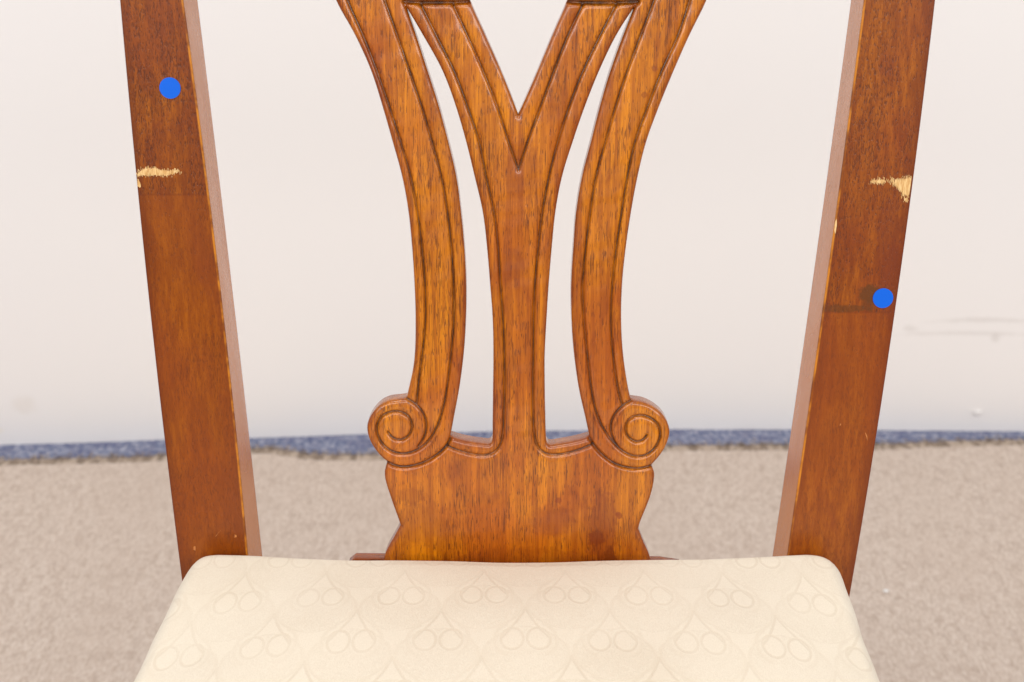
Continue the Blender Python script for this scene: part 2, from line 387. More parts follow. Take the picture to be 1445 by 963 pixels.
def spline(P, step=0.0009, closed=False):
    P = np.array([on_back(*p) for p in P]); out = []
    n = len(P)
    for i in range(n - 1):
        p0 = P[i - 1] if i > 0 else 2 * P[0] - P[1]; p1 = P[i]; p2 = P[i + 1]; p3 = P[i + 2] if i + 2 < n else 2 * P[-1] - P[-2]
        # centripetal Catmull-Rom
        t0 = 0; t1 = t0 + np.linalg.norm(p1 - p0) ** .5 + 1e-9; t2 = t1 + np.linalg.norm(p2 - p1) ** .5 + 1e-9; t3 = t2 + np.linalg.norm(p3 - p2) ** .5 + 1e-9
        k = max(2, int(np.linalg.norm(p2 - p1) / step))
        for t in np.linspace(t1, t2, k, endpoint=False):
            A1 = (t1 - t) / (t1 - t0) * p0 + (t - t0) / (t1 - t0) * p1; A2 = (t2 - t) / (t2 - t1) * p1 + (t - t1) / (t2 - t1) * p2
            A3 = (t3 - t) / (t3 - t2) * p2 + (t - t2) / (t3 - t2) * p3
            B1 = (t2 - t) / (t2 - t0) * A1 + (t - t0) / (t2 - t0) * A2; B2 = (t3 - t) / (t3 - t1) * A2 + (t - t1) / (t3 - t1) * A3
            out.append((t2 - t) / (t2 - t1) * B1 + (t - t1) / (t2 - t1) * B2)
    out.append(P[-1]); return np.array(out)
def cat(*parts): return np.vstack(parts)
def smooth_line(P, n):
    """moving average of a dense polyline with fixed ends: hand traced jitter out"""
    if len(P) < 2 * n + 3: return P
    k = np.hanning(2 * n + 3)[1:-1]; k /= k.sum(); Q = P.copy()
    ext = np.vstack([2 * P[0] - P[n:0:-1], P, 2 * P[-1] - P[-2:-n - 2:-1]])
    for c in (0, 1): Q[:, c] = np.convolve(ext[:, c], k, 'valid')
    Q[0] = P[0]; Q[-1] = P[-1]; return Q
def SP_(P, n=8): return smooth_line(spline(P), n)

topY = -250
# upper run (above the photo's edge): the straps spread to the crest rail
top_l = spline(S(404,topY, 420,-180, 437,-110, 452,-60)); top_r = spline(S(1067,topY, 1051,-180, 1034,-110, 1019,-60))
outer = cat(top_l, SP_(l_out), SP_(l_scroll, 5), SP_(b_l, 4), SP_(b_l2, 4), SP_(b_r2, 4)[::-1], SP_(b_r, 4)[::-1], SP_(r_scroll, 5)[::-1], SP_(r_out)[::-1], top_r[::-1])
ledge_l = spline(S(635.5,617, 648,621, 664,624.5, 682,627, 690,627.5, 694,624, 695,614, 695,600))
ledge_r = spline(S(770,600, 770.5,614, 771.5,625, 775,629, 790,627.5, 812,623.5, 832,618))
hole_l = cat(SP_(l_in), ledge_l, SP_(c_l)[::-1])
hole_r = cat(SP_(r_in), ledge_r[::-1], SP_(c_r)[::-1])
vtop = spline(S(640,-60, 634,-100, 650,-150, 690,-175, 731,-150, 772,-175, 812,-150, 828,-100, 822,-60))
hole_v = cat(SP_(v_l)[::-1], vtop, SP_(v_r))
loops = [outer, hole_l, hole_r, hole_v]
grooves = [(SP_(G1), 1), (SP_(G2, 5), 1), (SP_(G3, 4), 1), (SP_(G4, 5), 1.25), (SP_(GC, 6), 1), (SP_(GV), 1),
           (SP_(H1), 1), (SP_(H2, 5), 1), (SP_(H3, 4), 1), (SP_(H4, 5), 1.25), (SP_(HC, 6), 1), (SP_(HV), 1), (spline(X1), 1.6), (spline(X2), 1.6)]

H = 0.00048
u0, u1 = outer[:, 0].min() - 0.004, outer[:, 0].max() + 0.004
w0, w1 = outer[:, 1].min() - 0.004, outer[:, 1].max() + 0.004
nu, nv = int((u1 - u0) / H) + 1, int((w1 - w0) / H) + 1
gu = u0 + np.arange(nu) * H; gv = w0 + np.arange(nv) * H
DM = 0.009
def dist_field(lines):
    A = np.vstack([l[:-1] for l in lines]); B = np.vstack([l[1:] for l in lines])
    D = np.full((nv, nu), DM); T = 40
    mn = np.minimum(A, B); mx = np.maximum(A, B)
    for j in range(0, nv, T):
        for i in range(0, nu, T):
            us = gu[i:i + T]; vs = gv[j:j + T]
            m = (mx[:, 0] > us[0] - DM) & (mn[:, 0] < us[-1] + DM) & (mx[:, 1] > vs[0] - DM) & (mn[:, 1] < vs[-1] + DM)
            if not m.any(): continue
            a = A[m]; ab = B[m] - a; L = (ab ** 2).sum(1) + 1e-16
            PU, PV = np.meshgrid(us, vs)
            x = PU[..., None] - a[:, 0]; y = PV[..., None] - a[:, 1]
            t = np.clip((x * ab[:, 0] + y * ab[:, 1]) / L, 0, 1)
            d = np.sqrt(((x - t * ab[:, 0]) ** 2 + (y - t * ab[:, 1]) ** 2).min(-1))
            D[j:j + T, i:i + T] = np.minimum(d, DM)
    return D
def inside(loops_):
    M = np.zeros((nv, nu), bool)
    A = np.vstack([l for l in loops_]); B = np.vstack([np.roll(l, -1, 0) for l in loops_])
    for j, v in enumerate(gv):
        m = (A[:, 1] > v) != (B[:, 1] > v)
        if not m.any(): continue
        a = A[m]; b = B[m]; x = np.sort(a[:, 0] + (v - a[:, 1]) / (b[:, 1] - a[:, 1]) * (b[:, 0] - a[:, 0]))
        M[j] = np.searchsorted(x, gu) % 2 == 1
    return M
closed = [np.vstack([l, l[:1]]) for l in loops]
D_out = dist_field(closed); IN = inside(loops); SD = np.where(IN, D_out, -D_out)
gd = {}
D_gr = dist_field([g for g, w in grooves if w == 1]); D_gr2 = dist_field([g for g, w in grooves if w == 1.25]); D_gr3 = dist_field([g for g, w in grooves if w == 1.6])
def signed(poly):
    p = np.vstack([poly, poly[:1]]); d = dist_field([p]); return np.where(inside([poly]), d, -d)
def ext(P): return np.array([on_back(*p) for p in P])
g = [x[0] for x in grooves]
pan_l = cat(ext(S(500,-260)), g[0], g[2][4:], g[1][:int(len(g[1]) * 0.0) + 1][:0], )
def upto(line, px, py):
    q = np.array(on_back(px, py)); i = int(((line - q) ** 2).sum(1).argmin()); return line[:i + 1]
panel_l = cat(g[0], g[2][6:], upto(g[1], 588, 635.8)[::-1])
panel_r = cat(g[6], g[8][6:], upto(g[7], 876, 636)[::-1])
panel_c = cat(ext(S(470,900, 470,640)), g[3][::-1], g[4][::-1], g[5], g[11][::-1], g[10], g[9], ext(S(990,640, 990,900)))
sp = np.maximum(np.maximum(signed(panel_l), signed(panel_r)), signed(panel_c))
def sstep(x, a, b):
    t = np.clip((x - a) / (b - a), 0, 1); return t * t * (3 - 2 * t)
R_E = 0.0021
dd = np.clip(SD, 0, R_E)
hgt = -(R_E - np.sqrt(np.maximum(R_E ** 2 - (R_E - dd) ** 2, 0)))
dmin = np.minimum(np.minimum(D_gr, D_gr2), D_out)
hgt += 0.00050 * (1 - np.exp(-(dmin / 0.0024) ** 2))
hgt -= 0.00045 * sstep(sp, -0.0004, 0.0012)
hgt -= 0.0016 * np.exp(-(D_gr / 0.00078) ** 2) + 0.0021 * np.exp(-(D_gr2 / 0.00095) ** 2) + 0.0028 * np.exp(-(D_gr3 / 0.0013) ** 2)
vX = on_back(731, 3.5)[1]
GU, GV_ = np.meshgrid(gu, gv)
armz = (((GU > on_back(571, 0)[0]) & (GU < on_back(668, 0)[0])) | ((GU > on_back(798, 0)[0]) & (GU < on_back(900, 0)[0]))) & (GV_ > vX)
hgt += 0.0016 * np.where(armz, sstep(GV_, vX, vX + 0.0015), 0)
# hand carving: faint unevenness
def lown(scale, amp, seed):
    r = np.random.default_rng(seed); kx, ky = r.normal(0, scale, 14), r.normal(0, scale, 14); ph = r.uniform(0, 6.28, 14)
    return amp * sum(np.sin(GU * kx[i] + GV_ * ky[i] + ph[i]) for i in range(14)) / 14 ** .5
wv = lown(350, 1, 3)
hgt += 0.00007 * wv + lown(120, 0.00010, 9)
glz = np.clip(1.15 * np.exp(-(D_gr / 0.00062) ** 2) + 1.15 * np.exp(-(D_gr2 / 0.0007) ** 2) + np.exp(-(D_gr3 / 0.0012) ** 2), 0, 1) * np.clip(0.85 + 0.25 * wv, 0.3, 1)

# sub-part labels: 0 splat board, 1/2 straps, 3/4 scrolls
strap_l = cat(ext(S(300,-400, 500,-400)), ext(S(571,-60)), SP_(l_in), g[3][2:], ext(S(480,660, 480,400)))
strap_r = cat(ext(S(1160,-400, 960,-400)), ext(S(897,-60)), SP_(r_in), g[9][2:], ext(S(990,660, 990,400)))
scroll_l = cat(ext(S(573,556)), g[2], ext(S(585,637.5, 569,641.5)), ext(S(550,637, 546,653, 545,670, 500,650, 500,556)))
scroll_r = cat(ext(S(891,560)), g[8], ext(S(880,638, 895,645)), ext(S(913,645, 919,658, 921,675, 965,650, 965,556)))
LAB = np.zeros((nv, nu), int)
for k, pl in ((1, strap_l), (2, strap_r), (3, scroll_l), (4, scroll_r)): LAB[inside([pl])] = k

inn = SD > 0
idx = np.full((nv, nu), -1); ids = np.argwhere(inn); idx[inn] = np.arange(len(ids))
Vx = [GU[inn]]; Vy = [-hgt[inn]]; Vz = [GV_[inn]]; Gz = [glz[inn]]
full = inn[:-1, :-1] & inn[1:, :-1] & inn[:-1, 1:] & inn[1:, 1:]
fj, fi = np.nonzero(full)
quads = np.stack([idx[fj, fi], idx[fj, fi + 1], idx[fj + 1, fi + 1], idx[fj + 1, fi]], 1)
qlab = LAB[fj, fi]
anyc = inn[:-1, :-1] | inn[1:, :-1] | inn[:-1, 1:] | inn[1:, 1:]
bj, bi = np.nonzero(anyc & ~full)
nb = len(ids); ev = {}; ex_, ey_, ez_, eg_ = [], [], [], []
polys, plab, bedges = [], [], []
def edge_vert(j0, i0, j1, i1):
    key = (j0, i0, j1, i1) if (j0, i0) < (j1, i1) else (j1, i1, j0, i0)
    if key in ev: return ev[key]
    a, b = SD[key[0], key[1]], SD[key[2], key[3]]; t = a / (a - b)
    ex_.append(gu[key[1]] * (1 - t) + gu[key[3]] * t); ez_.append(gv[key[0]] * (1 - t) + gv[key[2]] * t)
    hi, lo = (0, 2) if a > 0 else (2, 0)
    ey_.append(R_E - 0.0001); eg_.append(0.0)
    ev[key] = nb + len(ex_) - 1; return ev[key]
for j, i in zip(bj, bi):
    cs = [(j, i), (j, i + 1), (j + 1, i + 1), (j + 1, i)]; poly = []; cut = []
    for k in range(4):
        a, b = cs[k], cs[(k + 1) % 4]
        if inn[a]: poly.append(idx[a])
        if inn[a] != inn[b]:
            e = edge_vert(*a, *b); poly.append(e); cut.append((e, inn[a]))
    if len(poly) >= 3:
        polys.append(poly); plab.append(LAB[j, i])
        if len(cut) == 2:
            ex0 = [c for c in cut if c[1]][0][0]; en0 = [c for c in cut if not c[1]][0][0]
            bedges.append((ex0, en0, LAB[j, i]))
X_ = np.concatenate([Vx[0], ex_]); Y_ = np.concatenate([Vy[0], ey_]); Z_ = np.concatenate([Vz[0], ez_]); G_ = np.concatenate([Gz[0], eg_]); A_ = np.concatenate([np.exp(-(np.clip(SD[inn], 0, 1) / 0.0026) ** 2) * 0.75, np.full(len(ex_), 0.8)])
V = np.stack([X_, Y_, Z_], 1); nf = len(V)
TH = 0.0115
bv = sorted({e for b in bedges for e in b[:2]}); m1 = {v: nf + k for k, v in enumerate(bv)}; m2 = {v: nf + len(bv) + k for k, v in enumerate(bv)}
m3 = {v: nf + 2 * len(bv) + k for k, v in enumerate(bv)}
def ring(y):
    r = V[bv].copy(); r[:, 1] = y; return r
V = np.vstack([V, ring(0.006), ring(TH), ring(TH)]); G_ = np.concatenate([G_, np.zeros(3 * len(bv))]); A_ = np.concatenate([A_, np.full(3 * len(bv), 0.8)])
# back face: reuse the inside grid coarsely (flat copy of all front faces)
allF = [tuple(q) for q in quads] + [tuple(p) for p in polys]; allL = list(qlab) + list(plab)
for a, b, l in bedges:
    allF.append((b, a, m1[a], m1[b])); allL.append(l)
    allF.append((m1[b], m1[a], m2[a], m2[b])); allL.append(l)
nV = len(V)
backmap = np.arange(nf) + nV
backmap_b = backmap.copy()
VB = V[:nf].copy(); VB[:, 1] = TH
V = np.vstack([V, VB]); G_ = np.concatenate([G_, np.zeros(nf)]); A_ = np.concatenate([A_, np.zeros(nf)])
nfront = len(quads) + len(polys)
for f, l in list(zip(allF[:nfront], allL[:nfront])):
    allF.append(tuple(backmap[x] for x in reversed(f))); allL.append(l)
full_me = mesh_from('splat_full', V, allF, True)
VN = np.zeros(len(V) * 3); full_me.vertex_normals.foreach_get('vector', VN); VN = VN.reshape(-1, 3)
allL = np.array(allL)
def sub(name, lab):
    fs = [allF[k] for k in np.nonzero(allL == lab)[0]]
    used = sorted({v for f in fs for v in f}); mp = {v: k for k, v in enumerate(used)}
    me = mesh_from(name, V[used], [tuple(mp[v] for v in f) for f in fs], True)
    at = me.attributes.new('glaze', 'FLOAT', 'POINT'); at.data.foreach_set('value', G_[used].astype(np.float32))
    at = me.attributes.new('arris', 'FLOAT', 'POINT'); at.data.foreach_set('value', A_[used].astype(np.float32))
    me.normals_split_custom_set_from_vertices([tuple(n) for n in VN[used]])
    return me
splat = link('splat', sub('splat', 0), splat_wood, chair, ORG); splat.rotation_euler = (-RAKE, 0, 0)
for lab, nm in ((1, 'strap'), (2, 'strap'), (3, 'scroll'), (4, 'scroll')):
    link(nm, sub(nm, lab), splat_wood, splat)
bpy.data.meshes.remove(full_me)

# ---- posts
def lin(P):
    P = np.array(P); return P
def post_lines(outer_f, inner_f, inner_b, depth):
    o = np.array([on_back(*p) for p in outer_f]); i = np.array([on_back(*p) for p in inner_f]); b = np.array([on_back(*p, behind=depth) for p in inner_b])
    return o, i, b
DEP = 0.040
def xat(L, v):
    L = L[np.argsort(L[:, 1])]; deg = 2; c = np.polyfit(L[:, 1], L[:, 0], deg); return np.polyval(c, v)
def make_post(of, inf, inb, side, mat, lab=None):
    o, i, b = post_lines(of, inf, inb, DEP)
    secs = []
    vs = list(np.linspace(0.52, -0.06, 30))
    for v in vs:
        xo, xi, xb = xat(o, v), xat(i, v), xat(b, v)
        xob = xo + (xb - xi) * 0.3
        cn = [(xo, 0.0), (xi, 0.0), (xb, DEP), (xob, DEP)]
        if side > 0: cn = [(xi, 0.0), (xo, 0.0), (xob, DEP), (xb, DEP)]; rr = [0.0014, 0.0013, 0.003, 0.003]
        else: rr = [0.0013, 0.0014, 0.003, 0.003]
        sec = rounded_rect_section(cn, rr)
        secs.append([ORG + UB * v - NB * (q[1]) + np.array([q[0], 0, 0]) for q in sec])
    # rear leg below the seat, swept back to the floor
    last = [p.copy() for p in secs[-1]]; z0 = np.mean([p[2] for p in last])
    for t in np.linspace(0.1, 1, 10):
        z = z0 * (1 - t); s = []
        for p in last:
            q = p.copy(); q[2] = max(p[2] - z0, 0) * (1 - t) * 0 + z + (p[2] - z0) * (1 - t); q[1] += 0.10 * t * t - 0.05 * t * (1 - t); q[0] -= side * 0.012 * t; s.append(q)
        secs.append(s)
    V, F = loft(secs[::-1]); ns = len(secs[0]); org = np.array([float(np.mean([p[0] for p in secs[-1]])), 0.06, 0.0])
    me = mesh_from('post', [v - org for v in V], F, True); fix_normals(me)
    ob = link('post', me, mat, chair, org); weighted(ob)
    xa = np.array([secs[0][k][0] for k in range(ns)])
    fi, fo = (xa[7], xa[2]) if side < 0 else (xa[2], xa[7])
    t = np.clip((xa - fi) / (fo - fi), 0, 1)
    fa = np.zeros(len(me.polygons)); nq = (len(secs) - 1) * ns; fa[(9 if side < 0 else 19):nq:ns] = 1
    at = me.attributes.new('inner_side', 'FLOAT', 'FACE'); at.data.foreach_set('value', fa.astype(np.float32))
    at = me.attributes.new('across', 'FLOAT', 'POINT'); at.data.foreach_set('value', np.tile(t, len(secs)).astype(np.float32))
    wn = np.zeros(ns); c0 = 5 if side < 0 else 0; wn[c0 + 1:c0 + 4] = 1
    at = me.attributes.new('worn', 'FLOAT', 'POINT'); at.data.foreach_set('value', np.tile(wn, len(secs)).astype(np.float32))
    if lab: ob['label'] = lab
    return ob, org, (o, i)
LOF = S(168,0, 180,120, 192,245, 207,400, 232,627, 246,740, 257,821); LIF = S(258,0, 286,200, 308,380, 327,560, 350,783); LIB = S(279,0, 306,200, 326,380, 345,560, 372,783)
ROF = S(1321,0, 1295,200, 1265,430, 1232.6,650, 1198,847); RIF = S(1220,0, 1192,200, 1162,430, 1132,650, 1110,785); RIB = S(1200,0, 1172.5,200, 1140,430, 1110,650, 1088,786)
def pz(px, py): p = on_plane(px, py, ORG, NB); return p
lj = float(pz(250, 275)[2]); rj = float(pz(1200, 441)[2])
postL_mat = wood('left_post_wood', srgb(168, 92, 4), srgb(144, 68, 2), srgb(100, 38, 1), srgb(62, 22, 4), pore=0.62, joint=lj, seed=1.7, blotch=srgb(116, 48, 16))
# right post: brown residue patch beside the sticker and a streak on its left
org_guess_x = None
def right_mat(orgx):
    a = pz(1226, 415); b = pz(1186, 436); c = pz(1226, 428)
    br = srgb(98, 54, 16)
    dk = srgb(116, 50, 20); d1 = pz(1255, 335); d2 = pz(1262, 400)
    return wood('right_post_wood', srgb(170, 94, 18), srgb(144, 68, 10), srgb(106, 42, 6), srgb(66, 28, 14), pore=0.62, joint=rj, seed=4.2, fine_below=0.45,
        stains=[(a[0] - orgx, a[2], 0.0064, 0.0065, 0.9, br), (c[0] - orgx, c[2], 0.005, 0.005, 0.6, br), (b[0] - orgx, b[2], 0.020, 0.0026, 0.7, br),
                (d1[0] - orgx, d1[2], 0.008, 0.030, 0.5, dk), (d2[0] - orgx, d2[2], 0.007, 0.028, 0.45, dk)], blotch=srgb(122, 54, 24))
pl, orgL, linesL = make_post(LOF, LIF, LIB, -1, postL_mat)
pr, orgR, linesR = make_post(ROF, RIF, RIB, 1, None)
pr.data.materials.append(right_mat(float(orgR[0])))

# ---- bare-wood scuffs on the posts: thin ragged chips
N = NT('bare_wood')
c = N.coord(scale=(900, 900, 90))
col = N.mix(N.ramp(N.noise(c, 1, 3, 0.6), 0.35, 0.65), srgb(206, 158, 96), srgb(234, 198, 138))
N.put(N.b.inputs['Base Color'], col); N.b.inputs['Roughness'].default_value = 0.85
N.bump(N.noise(c, 1, 3), 0.5, 0.0004)
bare = N.m
nick = bare.copy(); nick.name = 'shallow_nick'
for l_ in list(nick.node_tree.links):
    if l_.to_socket.name == 'Base Color': nick.node_tree.links.remove(l_)
nick.node_tree.nodes['Principled BSDF'].inputs['Base Color'].default_value = (*srgb(190, 118, 58), 1)
def scuff(parent, org, top, bot, seed, jag=1.0, lift=0.00022, mat=bare, name='scuff', step=0.6, fray=0):
    """top / bot: px polylines (x increasing) bounding the mark"""
    r = np.random.default_rng(seed); top = np.array(top, float); bot = np.array(bot, float)
    x = np.arange(top[0, 0], top[-1, 0] + 1e-6, step)
    t = np.interp(x, top[:, 0], top[:, 1]) + r.normal(0, jag, len(x)); b = np.interp(x, bot[:, 0], bot[:, 1]) + r.normal(0, jag, len(x))
    b = np.maximum(b, t + 0.15); V, F = [], []
    for k in range(len(x)):
        for y in (t[k], b[k]):
            q = on_plane(min(x[k], 1293 - (y - 200) * 0.1304), y, ORG + NB * lift, NB); V.append(q - org)
        for y in (t[k], b[k]):
            q = on_plane(min(x[k], 1293 - (y - 200) * 0.1304), y, ORG + NB * (lift - 0.0004), NB); V.append(q - org)
    for k in range(len(x) - 1):
        a = 4 * k; F += [(a, a + 1, a + 5, a + 4), (a, a + 4, a + 6, a + 2), (a + 1, a + 3, a + 7, a + 5)]
    if fray:                                                          # splintered fibres round the mark
        for q in range(fray):
            k = r.integers(0, len(x)); e = r.choice([0, 1, 2]); L = r.uniform(1.0, 4.5); w = r.uniform(0.25, 0.6)
            yc = (t[k] - r.uniform(-1, 1.6)) if e == 0 else (b[k] + r.uniform(-1, 1.6)) if e == 1 else r.uniform(t[k], b[k])
            xc = x[k] + r.normal(0, 2.0); n = len(V)
            for (dx, dy) in ((-w, -L / 2), (w, -L / 2 + .4), (w * .7, L / 2), (-w * .6, L / 2 - .3)):
                V.append(on_plane(min(xc + dx, 1293 - (yc - 200) * 0.1304), yc + dy, ORG + NB * (lift + 0.0001), NB) - org)
            F.append((n, n + 1, n + 2, n + 3))
    me = mesh_from(name, V, F)
    if not fray: fix_normals(me)
    o = link(name, me, mat, parent)
    return o
s = scuff(pl, orgL, S(194,245, 200,240, 208,237, 222,238, 226,240, 240,241, 252,240), S(194,252, 197,247, 206,248, 220,248, 238,248, 246,245, 252,242), 1, 1.1, fray=120)
s['label'] = 'long pale scrape across the left post'
scuff(pl, orgL, S(194,252, 197,256, 199,262), S(194,263, 197,265, 199,264), 2, 0.5)
scuff(pl, orgL, S(331,755, 334,755), S(331,759, 334,758), 13, 0.3, mat=nick)
scuff(pl, orgL, S(273,772, 276,771), S(273,776, 276,777), 14, 0.3, mat=nick)
scuff(pl, orgL, S(304,757, 308,752, 312,748), S(304,757.6, 308,752.8, 312,748.3), 15, 0.2, mat=nick)
s = scuff(pr, orgR, S(1257,253, 1262,255, 1268,253, 1276,252, 1282,251, 1288,248), S(1257,255, 1262,262, 1268,268, 1274,273, 1280,278, 1285,277), 3, 1.7, fray=110)
s['label'] = 'ragged pale chip on the outer edge of the right post'
scuff(pr, orgR, S(1229,256, 1234,254, 1244,254, 1250,255), S(1229,258, 1234,258, 1244,259, 1250,257), 4, 1.0, fray=40)
scuff(pr, orgR, S(1276,280, 1281,279), S(1276,283, 1281,287), 5, 0.8, fray=10)
scuff(pr, orgR, S(1177.2,324, 1178.6,312, 1181,308), S(1177.2,326, 1178.6,331, 1181,317), 6, 0.4, step=0.4)
scuff(pr, orgR, S(1221,610, 1224,616), S(1221,612, 1224,622), 7, 0.3, mat=nick)
scuff(pr, orgR, S(1185,600, 1187,597), S(1185,601.5, 1187,600), 8, 0.2, mat=nick)

# ---- blue round stickers (things of their own)
N = NT('blue_sticker'); N.b.inputs['Base Color'].default_value = (*srgb(0, 96, 216), 1); N.b.inputs['Roughness'].default_value = 0.42
N.b.inputs['Specular IOR Level'].default_value = 0.25
blue = N.m
def sticker(px, py, r, label):
    q = on_plane(px, py, ORG + NB * 0.0003, NB); V, F = [], []; n = 48
    U = np.array([1.0, 0, 0])
    for w in (0.00030, -0.0003):
        for k in range(n):
            a = 2 * math.pi * k / n; V.append(U * r * math.cos(a) + UB * r * math.sin(a) + NB * w)
    F = [tuple(range(n)), tuple(range(2 * n - 1, n - 1, -1))] + [(k, n + k, n + (k + 1) % n, (k + 1) % n) for k in range(n)]
    me = mesh_from('sticker', V, F); fix_normals(me); o = link('sticker', me, blue, None, q)
    tag(o, label, 'sticker', 'round blue marker stickers on the chair posts')
sticker(240, 124.5, 0.00585, 'round blue sticker on the left post, above the long pale scrape')
sticker(1246, 421, 0.00585, 'round blue sticker on the right post, beside the brown smudge below the chip')

# ---- crest rail (above the picture), shoe, rear rail
rail_wood = wood('rail_wood', srgb(178, 98, 24), srgb(160, 80, 22), srgb(128, 54, 14), srgb(80, 36, 14), pore=0.6, seed=2.9, rot=(0, math.radians(90), 0))
def back_box(name, uvs, y0, y1, r, mat, parent):
    """bar across the chair back: sections along u; uvs = list of (u, v_low, v_high)"""
    secs = []
    for (u, a, b) in uvs:
        sec = rounded_rect_section([(y0, a), (y1, a), (y1, b), (y0, b)], [r] * 4, 3)
        secs.append([ORG + UB * q[1] - NB * q[0] + np.array([u, 0, 0]) for q in sec])
    V, F = loft(secs); me = mesh_from(name, V, F, True); fix_normals(me); o = link(name, me, mat, parent); weighted(o); return o
vt = float(outer[:, 1].max())
us = np.linspace(-0.29, 0.30, 25)
back_box('crest_rail', [(u, vt - 0.012 + 0.012 * math.cos(u * 16), vt + 0.055 + 0.020 * math.cos(u * 11)) for u in us], -0.002, 0.026, 0.003, rail_wood, chair)
ul, vl = on_back(491, 785, 0.0); ur, _ = on_back(961, 789, 0.0); vv = on_back(520, 781.5)[1]
back_box('shoe', [(ul, vv - 0.03, vv - 0.0075), (ul + 0.004, vv - 0.03, vv - 0.0043), (ur - 0.012, vv - 0.03, vv - 0.0065), (ur, vv - 0.03, vv - 0.0085)], 0.003, 0.0112, 0.001, rail_wood, chair)

# ---- seat
ZS = 0.4878
SR = 0.016
def sil(px, py, dz=0.0): return on_level(px, py, ZS + dz)[:2]
# plan outline of the cushion at its widest: back corners, side lines, front
bl = np.array([sil(253, 805)[0], -0.0050]); br = np.array([sil(1199, 808)[0], -0.0050])
l2 = sil(174, 966, -0.004); r2 = sil(1254, 966, -0.004)
dl = (l2 - bl) / np.linalg.norm(l2 - bl); dr = (r2 - br) / np.linalg.norm(r2 - br)
fl = bl + dl * 0.41; frp = br + dr * 0.41
def arc(pc, a, b, r, n=10):
    a = (a - pc) / np.linalg.norm(a - pc); b = (b - pc) / np.linalg.norm(b - pc)
    return [(1 - t) ** 2 * (pc + a * r) + 2 * t * (1 - t) * pc + t * t * (pc + b * r) for t in np.linspace(0, 1, n)]
mid_b = (bl + br) / 2 + np.array([0, -0.004])
out = []
out += arc(bl, fl, br, 0.020); 
P0 = out[-1]; brs = arc(br, bl, frp, 0.022)
for t in np.linspace(0, 1, 60)[1:-1]:
    p = P0 * (1 - t) + brs[0] * t; p = p + np.array([0, -0.0075 * math.sin(math.pi * t)]); out.append(p)
out += brs
fr_ = arc(frp, br, fl, 0.05)
for t in np.linspace(0, 1, 50)[1:-1]: out.append(brs[-1] * (1 - t) + fr_[0] * t)
out += fr_
fl_ = arc(fl, frp, bl, 0.05)
for t in np.linspace(0, 1, 60)[1:-1]: out.append(fr_[-1] * (1 - t) + fl_[0] * t + np.array([0, -0.012 * math.sin(math.pi * t)]))
out += fl_
for t in np.linspace(0, 1, 50)[1:-1]: out.append(fl_[-1] * (1 - t) + out[0] * t)
out = np.array(out)
nx = np.roll(out, -1, 0) - np.roll(out, 1, 0); nrm = np.stack([nx[:, 1], -nx[:, 0]], 1); nrm /= np.linalg.norm(nrm, axis=1)[:, None]
cen = out.mean(0)
if ((cen - out) * nrm).sum() < 0: nrm = -nrm                 # inward
rows = []
kk = np.arange(len(out))
puck = 0.0004 * np.sin(kk * 0.9) + 0.0005 * np.sin(kk * 0.37 + 1)
for z, off in ((-0.055, 0.004), (-0.05, 0.001), (-0.035, 0.0), (-0.020, 0.0)):
    rows.append(np.column_stack([out + nrm * (off + puck[:, None] * 0.6), np.full(len(out), ZS + z)]))
for k in range(1, 13):
    th = k / 12 * math.pi / 2; rows.append(np.column_stack([out + nrm * (0.013 * (1 - math.cos(th)) + puck[:, None] * (1 - k / 12)), np.full(len(out), ZS - 0.020 + 0.020 * math.sin(th))]))
inner = rows[-1][:, :2].copy()
yb, yf = inner[:, 1].max(), inner[:, 1].min(); xcm = (bl[0] + br[0]) / 2
def dome_at(p):
    fy = np.clip((yb - p[:, 1]) / (yb - yf), 0, 1); hw = (br[0] - bl[0]) / 2 - 0.013 + fy * ((frp[0] - fl[0]) - (br[0] - bl[0])) / 2
    a = np.clip(np.abs(p[:, 0] - xcm) / hw, 0, 1); b = np.abs(2 * fy - 1)
    return 0.015 * (1 - a ** 2.6) * (1 - b ** 2.6)
for k in range(1, 61):
    s = 1 - (k / 60) ** 1.0
    p = cen + (inner - cen) * s
    rows.append(np.column_stack([p, ZS + dome_at(p)]))
V = np.vstack(rows[:-1] + [np.array([[cen[0], cen[1], ZS + float(dome_at(cen[None])[0])]])]); F = []; n = len(out); R = len(rows) - 1
for k in range(R - 1):
    for i in range(n):
        j = (i + 1) % n; F.append((k * n + i, k * n + j, (k + 1) * n + j, (k + 1) * n + i))
F += [((R - 1) * n + i, (R - 1) * n + (i + 1) % n, R * n) for i in range(n)]
V[:, 2] += 0.0006 * np.sin(V[:, 0] * 55 + 1) * np.sin(V[:, 1] * 48)
F.append(tuple(range(n))[::-1])
me = mesh_from('seat_cushion', V, F, True); fix_normals(me)

# tone-on-tone damask: ogee drops ending in two curls, half-drop repeat
N = NT('cream_damask')
tc = N.coord(); X = N.xyz(tc)
wn = N.new('ShaderNodeTexNoise'); N.t.links.new(tc, wn.inputs['Vector']); wn.inputs['Scale'].default_value = 22; wn.inputs['Detail'].default_value = 1
wx = N.math('MULTIPLY', N.math('SUBTRACT', N.xyz(wn.outputs['Color'])[0], 0.5), 0.003)
wy = N.math('MULTIPLY', N.math('SUBTRACT', N.xyz(wn.outputs['Color'])[1], 0.5), 0.003)
p1 = on_level(683, 843, ZS + 0.006); p1b = on_level(799, 843, ZS + 0.006); p2 = on_level(620, 909, ZS + 0.009)
PW = float(p1b[0] - p1[0]); PH = float(2 * (p1[1] - p2[1]))
x_ = N.math('ADD', N.math('SUBTRACT', X[0], float(p1[0])), wx); y_ = N.math('ADD', N.math('SUBTRACT', X[1], float(p1[1])), wy)
